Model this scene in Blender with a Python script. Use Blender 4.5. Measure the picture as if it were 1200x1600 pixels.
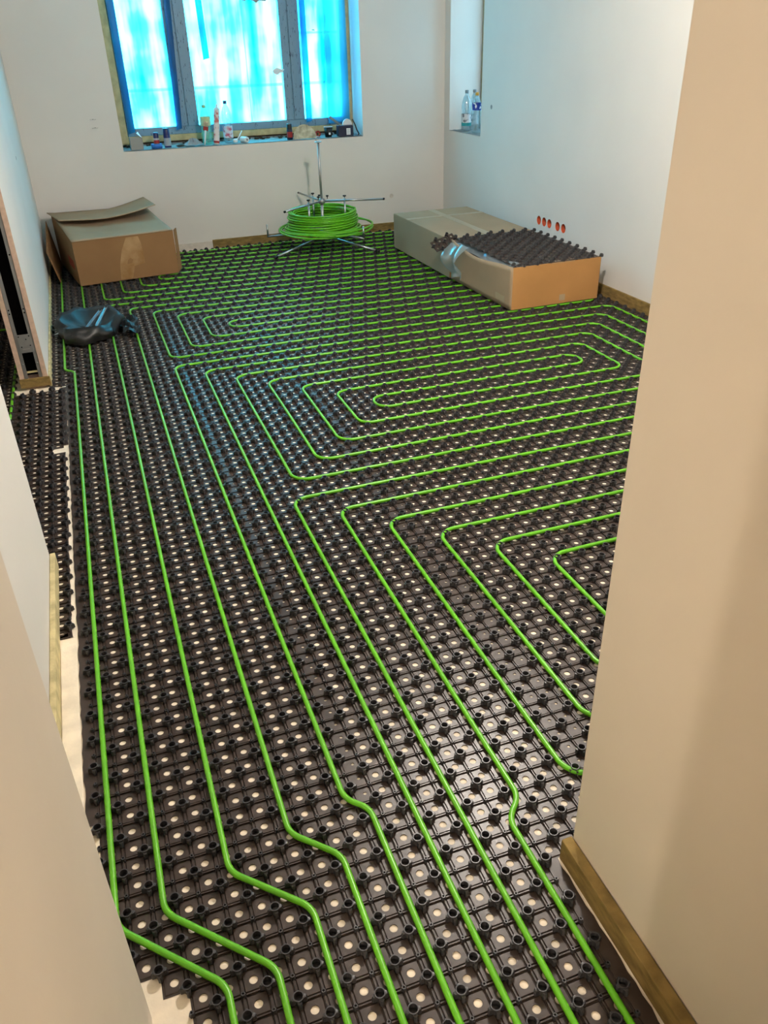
import bpy, bmesh, math, random
import numpy as np
from mathutils import Vector, Matrix

random.seed(7)
RNG = np.random.RandomState(3)
SC = bpy.context.scene
COL = SC.collection
for o in list(bpy.data.objects):
    bpy.data.objects.remove(o)

# ------------------------------------------------------------------ camera
PIPE_Z = 0.0105
U = 0.05                                   # stud grid pitch
YAW, PITCH, ROLL = 0.332242661, 0.533132124, -0.0308734053
CAM = Vector((0.229879, -2.798543, 1.599842 + 0.0105))
FPX = 1245.165
_cy, _sy, _cp, _sp = math.cos(YAW), math.sin(YAW), math.cos(PITCH), math.sin(PITCH)
FWD = Vector((_sy * _cp, _cy * _cp, -_sp)); _r = Vector((_cy, -_sy, 0)); _u = _r.cross(FWD)
_c, _s = math.cos(ROLL), math.sin(ROLL)
RGT = _c * _r + _s * _u
UPV = -_s * _r + _c * _u
cd = bpy.data.cameras.new('camera'); cam = bpy.data.objects.new('camera', cd); COL.objects.link(cam)
cd.lens = FPX / 1600 * 36; cd.sensor_width = 36; cd.sensor_fit = 'AUTO'; cd.clip_start = 0.02
cam.matrix_world = Matrix(((RGT.x, UPV.x, -FWD.x, CAM.x), (RGT.y, UPV.y, -FWD.y, CAM.y), (RGT.z, UPV.z, -FWD.z, CAM.z), (0, 0, 0, 1)))
SC.camera = cam

def project(p):
    d = Vector(p) - CAM; z = d.dot(FWD)
    return 600 + FPX * d.dot(RGT) / z, 800 - FPX * d.dot(UPV) / z, z

# ------------------------------------------------------------------ light
w = bpy.data.worlds.new('sky'); SC.world = w; w.use_nodes = True
bg = w.node_tree.nodes['Background']
bg.inputs['Color'].default_value = (0.93, 0.97, 1.0, 1)
bg.inputs['Strength'].default_value = 6.6

def lamp(name, loc, power, col, radius):
    l = bpy.data.lights.new(name, 'POINT'); l.energy = power; l.color = col; l.shadow_soft_size = radius
    o = bpy.data.objects.new(name, l); o.location = loc; COL.objects.link(o); return o
lamp('room_ceiling_bulb', (1.85, 0.25, 2.50), 84, (1.0, 0.92, 0.83), 0.05)
lamp('hall_ceiling_bulb', (-0.9, -4.70, 2.2), 54, (1.0, 0.88, 0.70), 0.06)

def portal(name, loc, rot, sx, sy):
    l = bpy.data.lights.new(name, 'AREA'); l.shape = 'RECTANGLE'; l.size = sx; l.size_y = sy
    l.cycles.is_portal = True
    o = bpy.data.objects.new(name, l); o.location = loc; o.rotation_euler = rot; COL.objects.link(o)
portal('window_portal', (1.73, 5.36, 1.6), (-math.pi / 2, 0, 0), 2.2, 1.5)
portal('niche_portal', (4.04, 4.47, 1.6), (0, -math.pi / 2, 0), 1.5, 0.75)

SC.view_settings.view_transform = 'Standard'
SC.view_settings.look = 'None'
SC.view_settings.gamma = 1
SC.view_settings.use_curve_mapping = False
SC.view_settings.exposure = 1.4
try:
    SC.cycles.use_denoising = True
    SC.cycles.max_bounces = 10
    SC.cycles.diffuse_bounces = 5
    SC.cycles.transparent_max_bounces = 12
    SC.cycles.sample_clamp_indirect = 6
except Exception:
    pass

# ------------------------------------------------------------------ materials
def lin(c):
    return tuple((x / 12.92 if x <= 0.04045 else ((x + 0.055) / 1.055) ** 2.4) for x in (v / 255 for v in c))

def mat(name, rgb, rough=0.6, metal=0.0, var=0.0, scale=8.0, bump=0.0, bscale=40.0, spec=0.5, stretch=None, rgb2=None, trans=0.0, ior=1.45, alpha=1.0, vlo=0.35, vhi=0.65):
    m = bpy.data.materials.new(name); m.use_nodes = True
    nt = m.node_tree; N = nt.nodes; L = nt.links; b = N['Principled BSDF']
    c = lin(rgb)
    b.inputs['Base Color'].default_value = (*c, 1)
    b.inputs['Roughness'].default_value = rough
    b.inputs['Metallic'].default_value = metal
    b.inputs['Specular IOR Level'].default_value = spec
    b.inputs['IOR'].default_value = ior
    if trans: b.inputs['Transmission Weight'].default_value = trans
    if alpha < 1: b.inputs['Alpha'].default_value = alpha
    co = None
    if var or bump or rgb2:
        tc = N.new('ShaderNodeTexCoord'); mp = N.new('ShaderNodeMapping')
        L.new(tc.outputs['Object'], mp.inputs['Vector'])
        if stretch: mp.inputs['Scale'].default_value = stretch
        co = mp.outputs['Vector']
    if var or rgb2:
        n = N.new('ShaderNodeTexNoise'); n.inputs['Scale'].default_value = scale; n.inputs['Detail'].default_value = 5
        L.new(co, n.inputs['Vector'])
        r = N.new('ShaderNodeValToRGB')
        c2 = lin(rgb2) if rgb2 else tuple(min(1, x * (1 + var)) for x in c)
        c1 = c if rgb2 else tuple(x * (1 - var) for x in c)
        r.color_ramp.elements[0].position = vlo; r.color_ramp.elements[1].position = vhi
        r.color_ramp.elements[0].color = (*c1, 1); r.color_ramp.elements[1].color = (*c2, 1)
        L.new(n.outputs['Fac'], r.inputs['Fac']); L.new(r.outputs['Color'], b.inputs['Base Color'])
    if bump:
        n2 = N.new('ShaderNodeTexNoise'); n2.inputs['Scale'].default_value = bscale; n2.inputs['Detail'].default_value = 4
        L.new(co, n2.inputs['Vector'])
        bp = N.new('ShaderNodeBump'); bp.inputs['Strength'].default_value = bump; bp.inputs['Distance'].default_value = 0.004
        L.new(n2.outputs['Fac'], bp.inputs['Height']); L.new(bp.outputs['Normal'], b.inputs['Normal'])
    return m

M = {}
M['plaster'] = mat('white_plaster', (222, 217, 211), 0.75, var=0.03, scale=1.3, bump=0.08, bscale=30, spec=0.2)
M['plaster_hall'] = mat('beige_plaster', (214, 203, 188), 0.7, var=0.03, scale=2.0, bump=0.10, bscale=60, spec=0.25)
M['ceiling'] = mat('ceiling_white', (225, 222, 218), 0.8, spec=0.2)
M['concrete'] = mat('cream_floor_board', (243, 230, 210), 0.85, var=0.10, scale=14, bump=0.2, bscale=120, spec=0.2)
M['plastic'] = mat('black_plastic', (58, 47, 42), 0.36, var=0.15, scale=30, spec=0.5)
M['stud'] = mat('black_stud_plastic', (57, 56, 59), 0.38, spec=0.55)
M['pipe'] = mat('green_pipe', (98, 178, 32), 0.30, spec=0.5, var=0.05, scale=6)
M['felt'] = mat('brown_edge_strip', (132, 110, 66), 0.85, var=0.25, scale=18, bump=0.5, bscale=90, stretch=(1, 1, 3), spec=0.15)
M['felt_pale'] = mat('pale_edge_strip', (196, 182, 138), 0.85, var=0.2, scale=25, bump=0.4, bscale=90, spec=0.15)
M['whitestrip'] = mat('white_plaster_strip', (205, 195, 184), 0.85, var=0.1, scale=20, spec=0.15)
M['card'] = mat('cardboard', (170, 128, 84), 0.8, var=0.06, scale=3, bump=0.08, bscale=60, spec=0.15)
M['card_warm'] = mat('cardboard_warm', (176, 130, 80), 0.8, var=0.06, scale=4, bump=0.08, bscale=60, spec=0.15)
M['card_brown'] = mat('cardboard_brown', (142, 108, 74), 0.8, var=0.07, scale=3, bump=0.08, bscale=60, spec=0.15)
M['card_in'] = mat('cardboard_inner', (186, 152, 112), 0.85, var=0.05, scale=4, spec=0.1)
M['card_grey'] = mat('cardboard_grey', (164, 142, 116), 0.75, var=0.05, scale=3, bump=0.06, bscale=50, spec=0.2)
M['tape'] = mat('packing_tape', (170, 150, 122), 0.35, spec=0.5, var=0.05, scale=10)
M['scuff'] = mat('torn_tape_scuff', (178, 146, 108), 0.8, rgb2=(150, 112, 72), scale=9, spec=0.1)
M['redprint'] = mat('red_print', (150, 70, 52), 0.8, spec=0.1)
M['steel'] = mat('galvanised_steel', (172, 172, 172), 0.45, metal=0.75, var=0.08, scale=12)
M['chrome'] = mat('zinc_tube', (176, 180, 184), 0.28, metal=1.0)
M['blackpl'] = mat('black_knob_plastic', (22, 22, 24), 0.5)
M['gyp'] = mat('plasterboard_edge', (205, 178, 158), 0.85, var=0.08, scale=40, spec=0.1)
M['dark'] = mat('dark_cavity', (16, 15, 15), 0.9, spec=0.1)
M['foam'] = mat('yellow_mounting_foam', (186, 168, 126), 0.85, var=0.15, scale=16, bump=0.6, bscale=30, spec=0.1)
M['sill'] = mat('grey_rough_mortar', (150, 148, 146), 0.9, var=0.15, scale=20, bump=0.6, bscale=60, spec=0.1)
M['rubble'] = mat('dark_rubble', (70, 60, 52), 0.95, var=0.4, scale=40, bump=0.9, bscale=60, spec=0.1)
M['orange'] = mat('orange_socket_box', (190, 80, 45), 0.6)
M['copper'] = mat('brown_wire', (96, 40, 28), 0.5)
M['pencil'] = mat('pencil_mark', (92, 88, 84), 0.9, spec=0.1)
M['white'] = mat('white_plastic', (222, 222, 220), 0.45)
M['paper'] = mat('white_paper', (225, 228, 230), 0.7, spec=0.2)
M['navy'] = mat('navy_blue_can', (24, 34, 92), 0.35)
M['silver'] = mat('silver_label', (160, 165, 170), 0.4)
M['red'] = mat('red_plastic', (150, 34, 30), 0.45)
M['blue'] = mat('blue_tape', (44, 110, 190), 0.5)
M['greybox'] = mat('grey_carton', (150, 148, 143), 0.7)
M['navybox'] = mat('dark_blue_carton', (22, 30, 58), 0.5)
M['blackcup'] = mat('black_paper_cup', (22, 22, 24), 0.5)
M['sand'] = mat('worn_sanding_disc', (205, 196, 168), 0.85, rgb2=(150, 140, 118), scale=22, spec=0.1)
M['bagblack'] = mat('black_bin_liner', (20, 20, 21), 0.45, spec=0.5)
M['rag'] = mat('grey_crumpled_foil', (140, 150, 156), 0.45, bump=0.6, bscale=80)
M['pinkprint'] = mat('white_cartridge_label', (224, 214, 212), 0.5, rgb2=(196, 110, 104), scale=26, vlo=0.52, vhi=0.62)
M['labelgreen'] = mat('pale_green_label', (186, 198, 152), 0.5, var=0.1, scale=40)
M['labelpink'] = mat('white_pink_label', (214, 208, 214), 0.5, rgb2=(190, 90, 110), scale=30, vlo=0.5, vhi=0.62)
M['labelteal'] = mat('white_grey_label', (206, 206, 206), 0.5, rgb2=(110, 112, 120), scale=22, vlo=0.52, vhi=0.6)
M['teal'] = mat('teal_label_band', (40, 150, 155), 0.5)
M['labelblue'] = mat('blue_white_label', (22, 56, 150), 0.45, rgb2=(225, 230, 240), scale=24, vlo=0.55, vhi=0.6)
M['orangecap'] = mat('orange_cap', (206, 150, 52), 0.45)
M['greencap'] = mat('pale_green_cap', (150, 190, 140), 0.45)
M['bluecap'] = mat('dark_blue_cap', (36, 60, 110), 0.45)
M['greycap'] = mat('grey_cap', (120, 130, 135), 0.45)
M['brown'] = mat('brown_leather_strap', (70, 52, 40), 0.7)

def clear_mat(name, tint, gloss=0.14, diff=0.10):
    m = bpy.data.materials.new(name); m.use_nodes = True
    nt = m.node_tree; N = nt.nodes; L = nt.links
    N.remove(N['Principled BSDF']); out = N['Material Output']
    t = N.new('ShaderNodeBsdfTransparent'); t.inputs['Color'].default_value = (*tint, 1)
    g = N.new('ShaderNodeBsdfGlossy'); g.inputs['Roughness'].default_value = 0.12
    d = N.new('ShaderNodeBsdfDiffuse'); d.inputs['Color'].default_value = (*[min(1, x * .9 + .05) for x in tint], 1)
    tr = N.new('ShaderNodeBsdfTranslucent'); tr.inputs['Color'].default_value = (*tint, 1)
    m0 = N.new('ShaderNodeMixShader'); m0.inputs[0].default_value = 0.5
    L.new(d.outputs[0], m0.inputs[1]); L.new(tr.outputs[0], m0.inputs[2])
    m1 = N.new('ShaderNodeMixShader'); m1.inputs[0].default_value = diff
    m2 = N.new('ShaderNodeMixShader'); m2.inputs[0].default_value = gloss
    L.new(t.outputs[0], m1.inputs[1]); L.new(m0.outputs[0], m1.inputs[2])
    L.new(m1.outputs[0], m2.inputs[1]); L.new(g.outputs[0], m2.inputs[2])
    L.new(m2.outputs[0], out.inputs['Surface'])
    return m
M['glass'] = clear_mat('window_glass', (0.93, 0.97, 0.97), 0.06, 0.0)
M['pet'] = clear_mat('clear_bottle_plastic', (0.80, 0.88, 0.90), 0.16, 0.14)
M['petgreen'] = clear_mat('pale_green_bottle_plastic', (0.62, 0.88, 0.74), 0.14, 0.22)
M['polybag'] = clear_mat('clear_polythene', (0.82, 0.90, 0.95), 0.22, 0.35)

def film_mat(name, dens):
    """Blue translucent masking film, denser where it lies in folds."""
    m = bpy.data.materials.new(name); m.use_nodes = True
    nt = m.node_tree; N = nt.nodes; L = nt.links
    N.remove(N['Principled BSDF']); out = N['Material Output']
    tc = N.new('ShaderNodeTexCoord'); mp = N.new('ShaderNodeMapping'); mp.inputs['Scale'].default_value = (1, 1, 0.13)
    mp.inputs['Rotation'].default_value = (0, 0.05, 0)
    L.new(tc.outputs['Object'], mp.inputs['Vector'])
    n = N.new('ShaderNodeTexNoise'); n.inputs['Scale'].default_value = 7; n.inputs['Detail'].default_value = 3
    L.new(mp.outputs[0], n.inputs['Vector'])
    mp2 = N.new('ShaderNodeMapping'); mp2.inputs['Scale'].default_value = (1, 1, 1.6)
    L.new(tc.outputs['Object'], mp2.inputs['Vector'])
    n2 = N.new('ShaderNodeTexNoise'); n2.inputs['Scale'].default_value = 3.0; n2.inputs['Detail'].default_value = 2
    L.new(mp2.outputs[0], n2.inputs['Vector'])
    ad = N.new('ShaderNodeMath'); ad.operation = 'MULTIPLY_ADD'; ad.inputs[1].default_value = 0.35
    L.new(n2.outputs['Fac'], ad.inputs[0]); L.new(n.outputs['Fac'], ad.inputs[2])
    r = N.new('ShaderNodeValToRGB'); e = r.color_ramp.elements
    e[0].position = 0.48; e[0].color = (*dens[0], 1)
    e[1].position = 0.80; e[1].color = (*dens[2], 1)
    k = e.new(0.62); k.color = (*dens[1], 1)
    L.new(ad.outputs[0], r.inputs['Fac'])
    t = N.new('ShaderNodeBsdfTransparent'); L.new(r.outputs['Color'], t.inputs['Color'])
    tr = N.new('ShaderNodeBsdfTranslucent'); L.new(r.outputs['Color'], tr.inputs['Color'])
    d = N.new('ShaderNodeBsdfPrincipled'); d.inputs['Base Color'].default_value = (0.12, 0.42, 0.62, 1); d.inputs['Roughness'].default_value = 0.3
    m1 = N.new('ShaderNodeMixShader'); m1.inputs[0].default_value = 0.45
    L.new(t.outputs[0], m1.inputs[1]); L.new(tr.outputs[0], m1.inputs[2])
    m2 = N.new('ShaderNodeMixShader'); m2.inputs[0].default_value = 0.14
    L.new(m1.outputs[0], m2.inputs[1]); L.new(d.outputs[0], m2.inputs[2])
    L.new(m2.outputs[0], out.inputs['Surface'])
    return m
M['film'] = film_mat('blue_masking_film', ((0.0, 0.085, 0.17), (0.014, 0.36, 0.62), (0.115, 0.80, 1.0)))
M['film_dense'] = film_mat('blue_masking_film_doubled', ((0.0, 0.05, 0.14), (0.0, 0.13, 0.30), (0.0, 0.2, 0.38)))

M['film_pale'] = film_mat('pale_blue_film_overlap', ((0.10, 0.35, 0.55), (0.16, 0.48, 0.70), (0.22, 0.56, 0.80)))

M['film_shade'] = film_mat('shade_tinted_film', ((0.05, 0.11, 0.15), (0.08, 0.16, 0.21), (0.11, 0.22, 0.28)))  # darker, greyer film tint put in to dim light from the niche window

def frame_mat():
    m = mat('taped_window_frame', (112, 142, 160), 0.45)
    nt = m.node_tree; N = nt.nodes; L = nt.links; b = N['Principled BSDF']
    tc = N.new('ShaderNodeTexCoord'); mp = N.new('ShaderNodeMapping'); mp.inputs['Scale'].default_value = (70, 70, 16)
    L.new(tc.outputs['Object'], mp.inputs[0])
    n = N.new('ShaderNodeTexNoise'); n.inputs['Scale'].default_value = 1.0; n.inputs['Detail'].default_value = 6; n.inputs['Roughness'].default_value = 0.7
    L.new(mp.outputs[0], n.inputs['Vector'])
    r = N.new('ShaderNodeValToRGB'); r.color_ramp.elements[0].position = 0.58; r.color_ramp.elements[1].position = 0.63
    r.color_ramp.elements[0].color = (*lin((112, 142, 160)), 1); r.color_ramp.elements[1].color = (*lin((40, 52, 70)), 1)
    L.new(n.outputs['Fac'], r.inputs['Fac']); L.new(r.outputs['Color'], b.inputs['Base Color'])
    return m
M['frame'] = frame_mat()

# ------------------------------------------------------------------ helpers
def add_obj(name, me, material=None, parent=None):
    o = bpy.data.objects.new(name, me); COL.objects.link(o)
    if material is not None and len(me.materials) == 0:
        me.materials.append(M[material] if isinstance(material, str) else material)
    if parent is not None: o.parent = parent
    return o

def tag(o, label, cat, group=None):
    o['label'] = label; o['category'] = cat
    if group: o['group'] = group
    return o

def empty(name, loc=(0, 0, 0), rz=0.0):
    o = bpy.data.objects.new(name, None); o.location = loc; o.rotation_euler = (0, 0, rz); o.empty_display_size = 0.05
    COL.objects.link(o); return o

def structure(o):
    o['kind'] = 'structure'; return o

class MB:
    def __init__(s): s.v = []; s.f = []; s.sm = []
    def add(s, vs, fs, smooth=False):
        k = len(s.v); s.v += [tuple(p) for p in vs]
        for f in fs: s.f.append(tuple(i + k for i in f)); s.sm.append(smooth)
        return s
    def box(s, a, b):
        x0, y0, z0 = a; x1, y1, z1 = b
        return s.add([(x0, y0, z0), (x1, y0, z0), (x1, y1, z0), (x0, y1, z0), (x0, y0, z1), (x1, y0, z1), (x1, y1, z1), (x0, y1, z1)],
                     [(0, 3, 2, 1), (4, 5, 6, 7), (0, 1, 5, 4), (1, 2, 6, 5), (2, 3, 7, 6), (3, 0, 4, 7)])
    def slab(s, q, t):
        """a sheet with four (or more) corners q and thickness t along its normal"""
        q = [Vector(p) for p in q]
        n = (q[1] - q[0]).cross(q[2] - q[0]).normalized() * t
        k = len(q)
        vs = q + [p - n for p in q]
        fs = [tuple(range(k)), tuple(range(2 * k - 1, k - 1, -1))] + [(i, i + k, (i + 1) % k + k, (i + 1) % k) for i in range(k)]
        return s.add(vs, fs)
    def tube(s, pts, r, n=10, closed=False, smooth=True, caps=True):
        pts = [Vector(p) for p in pts]; m = len(pts); vs = []; fs = []
        rr = r if isinstance(r, (list, tuple)) else [r] * m
        up = Vector((0, 0, 1)); prev = None
        for i, p in enumerate(pts):
            if closed: t = pts[(i + 1) % m] - pts[i - 1]
            else: t = (pts[min(i + 1, m - 1)] - pts[max(i - 1, 0)])
            t.normalize()
            ref = prev if prev is not None else (up if abs(t.z) < 0.9 else Vector((1, 0, 0)))
            a = ref - t * ref.dot(t)
            if a.length < 1e-6: a = t.orthogonal()
            a.normalize(); b = t.cross(a); prev = a
            for k in range(n):
                an = 2 * math.pi * k / n
                vs.append(p + (a * math.cos(an) + b * math.sin(an)) * rr[i])
        for i in range(m if closed else m - 1):
            j = (i + 1) % m
            for k in range(n):
                fs.append((i * n + k, i * n + (k + 1) % n, j * n + (k + 1) % n, j * n + k))
        s.add(vs, fs, smooth)
        if caps and not closed:
            k0 = len(s.v) - m * n
            s.f.append(tuple(k0 + i for i in range(n - 1, -1, -1))); s.sm.append(False)
            s.f.append(tuple(k0 + (m - 1) * n + i for i in range(n))); s.sm.append(False)
        return s
    def lathe(s, prof, c=(0, 0, 0), n=20, smooth=True, axis='z'):
        vs = []; fs = []
        for (r, z) in prof:
            for k in range(n):
                a = 2 * math.pi * k / n
                vs.append((c[0] + r * math.cos(a), c[1] + r * math.sin(a), c[2] + z))
        for i in range(len(prof) - 1):
            for k in range(n):
                fs.append((i * n + k, i * n + (k + 1) % n, (i + 1) * n + (k + 1) % n, (i + 1) * n + k))
        return s.add(vs, fs, smooth)
    def sheet(s, fn, nu, nv, smooth=True, t=0.0):
        vs = [fn(i / nu, j / nv) for j in range(nv + 1) for i in range(nu + 1)]
        fs = [(j * (nu + 1) + i, j * (nu + 1) + i + 1, (j + 1) * (nu + 1) + i + 1, (j + 1) * (nu + 1) + i) for j in range(nv) for i in range(nu)]
        return s.add(vs, fs, smooth)
    def mesh(s, name):
        me = bpy.data.meshes.new(name); me.from_pydata(s.v, [], s.f)
        me.polygons.foreach_set('use_smooth', s.sm); me.update(); return me
    def obj(s, name, material, parent=None, bevel=0.0, solid=0.0):
        o = add_obj(name, s.mesh(name), material, parent)
        if bevel:
            b = o.modifiers.new('bevel', 'BEVEL'); b.width = bevel; b.segments = 2; b.limit_method = 'ANGLE'
        if solid:
            b = o.modifiers.new('solid', 'SOLIDIFY'); b.thickness = solid; b.offset = 0
        return o

def np_mesh(name, V, Q, smooth=None):
    """mesh from a vertex array and an array of quads"""
    me = bpy.data.meshes.new(name)
    nv, nf = len(V), len(Q)
    me.vertices.add(nv); me.vertices.foreach_set('co', np.ascontiguousarray(V, dtype=np.float32).ravel())
    me.loops.add(nf * 4); me.loops.foreach_set('vertex_index', np.ascontiguousarray(Q, dtype=np.int32).ravel())
    me.polygons.add(nf); me.polygons.foreach_set('loop_start', np.arange(0, nf * 4, 4, dtype=np.int32))
    me.polygons.foreach_set('use_smooth', smooth if smooth is not None else np.zeros(nf, bool))
    me.update(calc_edges=True); me.validate()
    return me

def tile(tv, tq, pos, rot=None):
    """copies of a template (verts, quads) at each of the positions"""
    pos = np.asarray(pos, float).reshape(-1, 3)
    if len(pos) == 0: return np.zeros((0, 3)), np.zeros((0, 4), int)
    V = (tv[None, :, :] + pos[:, None, :]).reshape(-1, 3)
    Q = (tq[None, :, :] + (np.arange(len(pos)) * len(tv))[:, None, None]).reshape(-1, 4)
    return V, Q

def join_np(parts):
    V = []; Q = []; k = 0
    for v, q in parts:
        if len(v) == 0: continue
        V.append(v); Q.append(q + k); k += len(v)
    return np.concatenate(V), np.concatenate(Q)

# ------------------------------------------------------------------ room shell
CEIL = 2.62
BACK, RIGHT = 4.935, 3.625
def wall(name, boxes, material='plaster'):
    b = MB()
    for a, c in boxes: b.box(a, c)
    return structure(b.obj(name, material))

FZ = -0.0032
structure(MB().box((-3.2, -6.2, -0.15), (4.3, 5.6, FZ)).obj('floor', 'concrete'))
structure(MB().box((-3.2, -6.2, CEIL), (4.3, 5.6, CEIL + 0.1)).obj('ceiling', 'ceiling'))
WX0, WX1, WZ0, WZ1 = 0.652, 2.808, 0.858, 2.32
wall('wall_back', [((-3.2, BACK, FZ), (WX0, 5.36, CEIL)), ((WX1, BACK, FZ), (4.3, 5.36, CEIL)),
                   ((WX0, BACK, FZ), (WX1, 5.36, WZ0)), ((WX0, BACK, WZ1), (WX1, 5.36, CEIL))])
NY0, NY1, NZ0 = 4.145, 4.812, 0.872
SY0, SY1, SZ0, SZ1 = 2.60, 3.12, 0.26, 0.44           # block with the socket holes
RX = RIGHT + 0.42
wall('wall_right', [((RIGHT, -1.83, FZ), (RX, SY0, CEIL)), ((RIGHT, SY1, FZ), (RX, NY0, CEIL)),
                    ((RIGHT, SY0, FZ), (RX, SY1, SZ0)), ((RIGHT, SY0, SZ1), (RX, SY1, CEIL)),
                    ((RIGHT + 0.06, SY0, SZ0), (RX, SY1, SZ1)),
                    ((RIGHT, NY1, FZ), (RX, BACK, CEIL)), ((RIGHT, NY0, FZ), (RX, NY1, NZ0)), ((RIGHT, NY0, WZ1), (RX, NY1, CEIL))])
wall('wall_near', [((0.99, -2.55, FZ), (4.3, -1.83, CEIL))], 'plaster_hall')
wall('wall_shadow_stub', [((0.62, -2.72, FZ), (4.3, -2.60, CEIL)), ((0.99, -2.60, FZ), (4.3, -2.55, CEIL))], 'plaster_hall')  # unseen wall stub, added to throw the shadow edge onto wall_near
wall('wall_hall_left', [((-3.2, -2.62, FZ), (0.05, -1.85, CEIL))], 'plaster_hall')
wall('wall_left', [((-3.2, -1.85, FZ), (-0.125, -0.14, CEIL))])
wall('wall_side_room', [((-3.2, -0.14, FZ), (-3.0, BACK, CEIL))])
wall('wall_hall_end', [((-3.2, -6.2, FZ), (4.3, -6.0, CEIL))], 'plaster_hall')
wall('wall_hall_side', [((-1.9, -6.0, FZ), (-1.7, -2.62, CEIL)), ((2.4, -6.0, FZ), (2.6, -2.68, CEIL))], 'plaster_hall')

# skin of wall with five round socket holes
def holed_skin():
    b = MB(); n = 20; R_ = 0.034
    cen = [3.043, 2.961, 2.881, 2.757, 2.672]; zc = 0.352
    ys = sorted(cen); edges = [SY0]
    for i in range(4): edges.append((ys[i] + ys[i + 1]) / 2)
    edges.append(SY1)
    for i, y in enumerate(ys):
        y0, y1 = edges[i], edges[i + 1]; outer = []; inner = []; back = []
        for k in range(n):
            a = 2 * math.pi * k / n; c, s = math.cos(a), math.sin(a)
            ty = ((y1 - y) if c > 0 else (y - y0)) / max(abs(c), 1e-9); tz = ((SZ1 - zc) if s > 0 else (zc - SZ0)) / max(abs(s), 1e-9)
            t = min(ty, tz); outer.append((RIGHT, y + t * c, zc + t * s)); inner.append((RIGHT, y + R_ * c, zc + R_ * s)); back.append((RIGHT + 0.06, y + R_ * c, zc + R_ * s))
        # the corners of the rectangle
        b.add(outer + inner + back, [(k, k + n, (k + 1) % n + n, (k + 1) % n) for k in range(n)] + [(k + n, k + 2 * n, (k + 1) % n + 2 * n, (k + 1) % n + n) for k in range(n)])
        for (yy, zz) in ((y0, SZ0), (y0, SZ1), (y1, SZ0), (y1, SZ1)):
            near = sorted(range(n), key=lambda k: (outer[k][1] - yy) ** 2 + (outer[k][2] - zz) ** 2)[:2]
            b.add([(RIGHT, yy, zz), outer[near[0]], outer[near[1]]], [(0, 1, 2)])
    o = structure(b.obj('wall_right_skin', 'plaster'))
    return cen, zc
cen, zc = holed_skin()
pos_word = ['first', 'second', 'third', 'fourth', 'fifth']
for i, y in enumerate(cen):
    e = empty('socket_box', (RIGHT + 0.055, y, zc))
    b = MB(); n = 20
    prof = [(0.0335, -0.052), (0.0335, -0.004), (0.001, -0.004)]
    vs = []; fs = []
    for (r, x) in prof:
        for k in range(n):
            a = 2 * math.pi * k / n; vs.append((x, r * math.cos(a), r * math.sin(a)))
    for j in range(2):
        for k in range(n): fs.append((j * n + k, j * n + (k + 1) % n, (j + 1) * n + (k + 1) % n, (j + 1) * n + k))
    b.add(vs, fs, True).obj('cup', 'orange', e, solid=0.0)
    w_ = MB()
    for k in range(3):
        w_.tube([(-0.006, -0.012 + 0.012 * k, -0.02), (-0.03, -0.008 + 0.008 * k, -0.005), (-0.035, 0.004 * k, 0.012), (-0.015, 0.012 - 0.01 * k, 0.02)], 0.0032, 6)
    w_.obj('wires', 'copper', e)
    tag(e, f'orange flush socket box in the wall above the open box, {pos_word[i]} from the window', 'socket box', 'five socket boxes in one line')

# ------------------------------------------------------------------ partition with an open end
PX0, PX1, PY0 = -0.280, -0.135, 1.80
pw = empty('wall_partition', (0, 0, 0)); structure(pw)
MB().box((PX1 - 0.0125, PY0, 0.05), (PX1, BACK, CEIL)).obj('board', 'plaster', pw)
MB().box((PX1 - 0.025, PY0 + 0.002, 0.05), (PX1 - 0.0128, BACK, CEIL)).obj('board', 'gyp', pw)
MB().box((PX0, PY0, 0.05), (PX0 + 0.0125, BACK, CEIL)).obj('board', 'plaster', pw)
MB().box((PX0 + 0.0128, PY0 + 0.002, 0.05), (PX0 + 0.025, BACK, CEIL)).obj('board', 'gyp', pw)
MB().box((PX1 - 0.0255, PY0 - 0.0012, 0.05), (PX1 + 0.0005, PY0 + 0.001, CEIL)).obj('board_edge', 'gyp', pw)
MB().box((PX0 - 0.0005, PY0 - 0.0012, 0.05), (PX0 + 0.0255, PY0 + 0.001, CEIL)).obj('board_edge', 'gyp', pw)
for sx, x in ((1, PX0 + 0.0255), (-1, PX1 - 0.0255)):
    b = MB(); b.box((min(x, x + sx * 0.0018), PY0 + 0.004, 0.052), (max(x, x + sx * 0.0018), PY0 + 0.06, CEIL))
    b.box((min(x, x + sx * 0.019), PY0 + 0.004, 0.052), (max(x, x + sx * 0.019), PY0 + 0.006, CEIL))
    p = b.obj('steel_profile', 'steel', pw)
    for z in (0.14, 0.42, 0.44, 0.72, 0.95):
        MB().lathe([(0.0001, -0.001), (0.004, -0.001), (0.004, 0.002), (0.0001, 0.0025)], (0, 0, 0), 8).obj('screw', 'chrome' if z < 0.3 else 'dark', p)
        s_ = p.children[-1]; s_.location = (x + sx * 0.010, PY0 + 0.0035, z); s_.rotation_euler = (math.pi / 2, 0, 0)
b = MB().box((PX0 + 0.040, PY0 - 0.001, 0.205), (PX1 - 0.038, PY0 + 0.002, 0.305))
b.box((PX0 + 0.055, PY0 - 0.003, 0.212), (PX1 - 0.055, PY0 - 0.001, 0.226))
br = b.obj('steel_bracket', 'steel', pw)
for k, (dx, z) in enumerate(((0.046, 0.292), (0.098, 0.292), (0.05, 0.235), (0.095, 0.24), (0.08, 0.275))):
    MB().box((PX0 + dx, PY0 - 0.002, z), (PX0 + dx + 0.006, PY0 - 0.0008, z + 0.006)).obj('screw_hole', 'dark', br)
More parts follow.
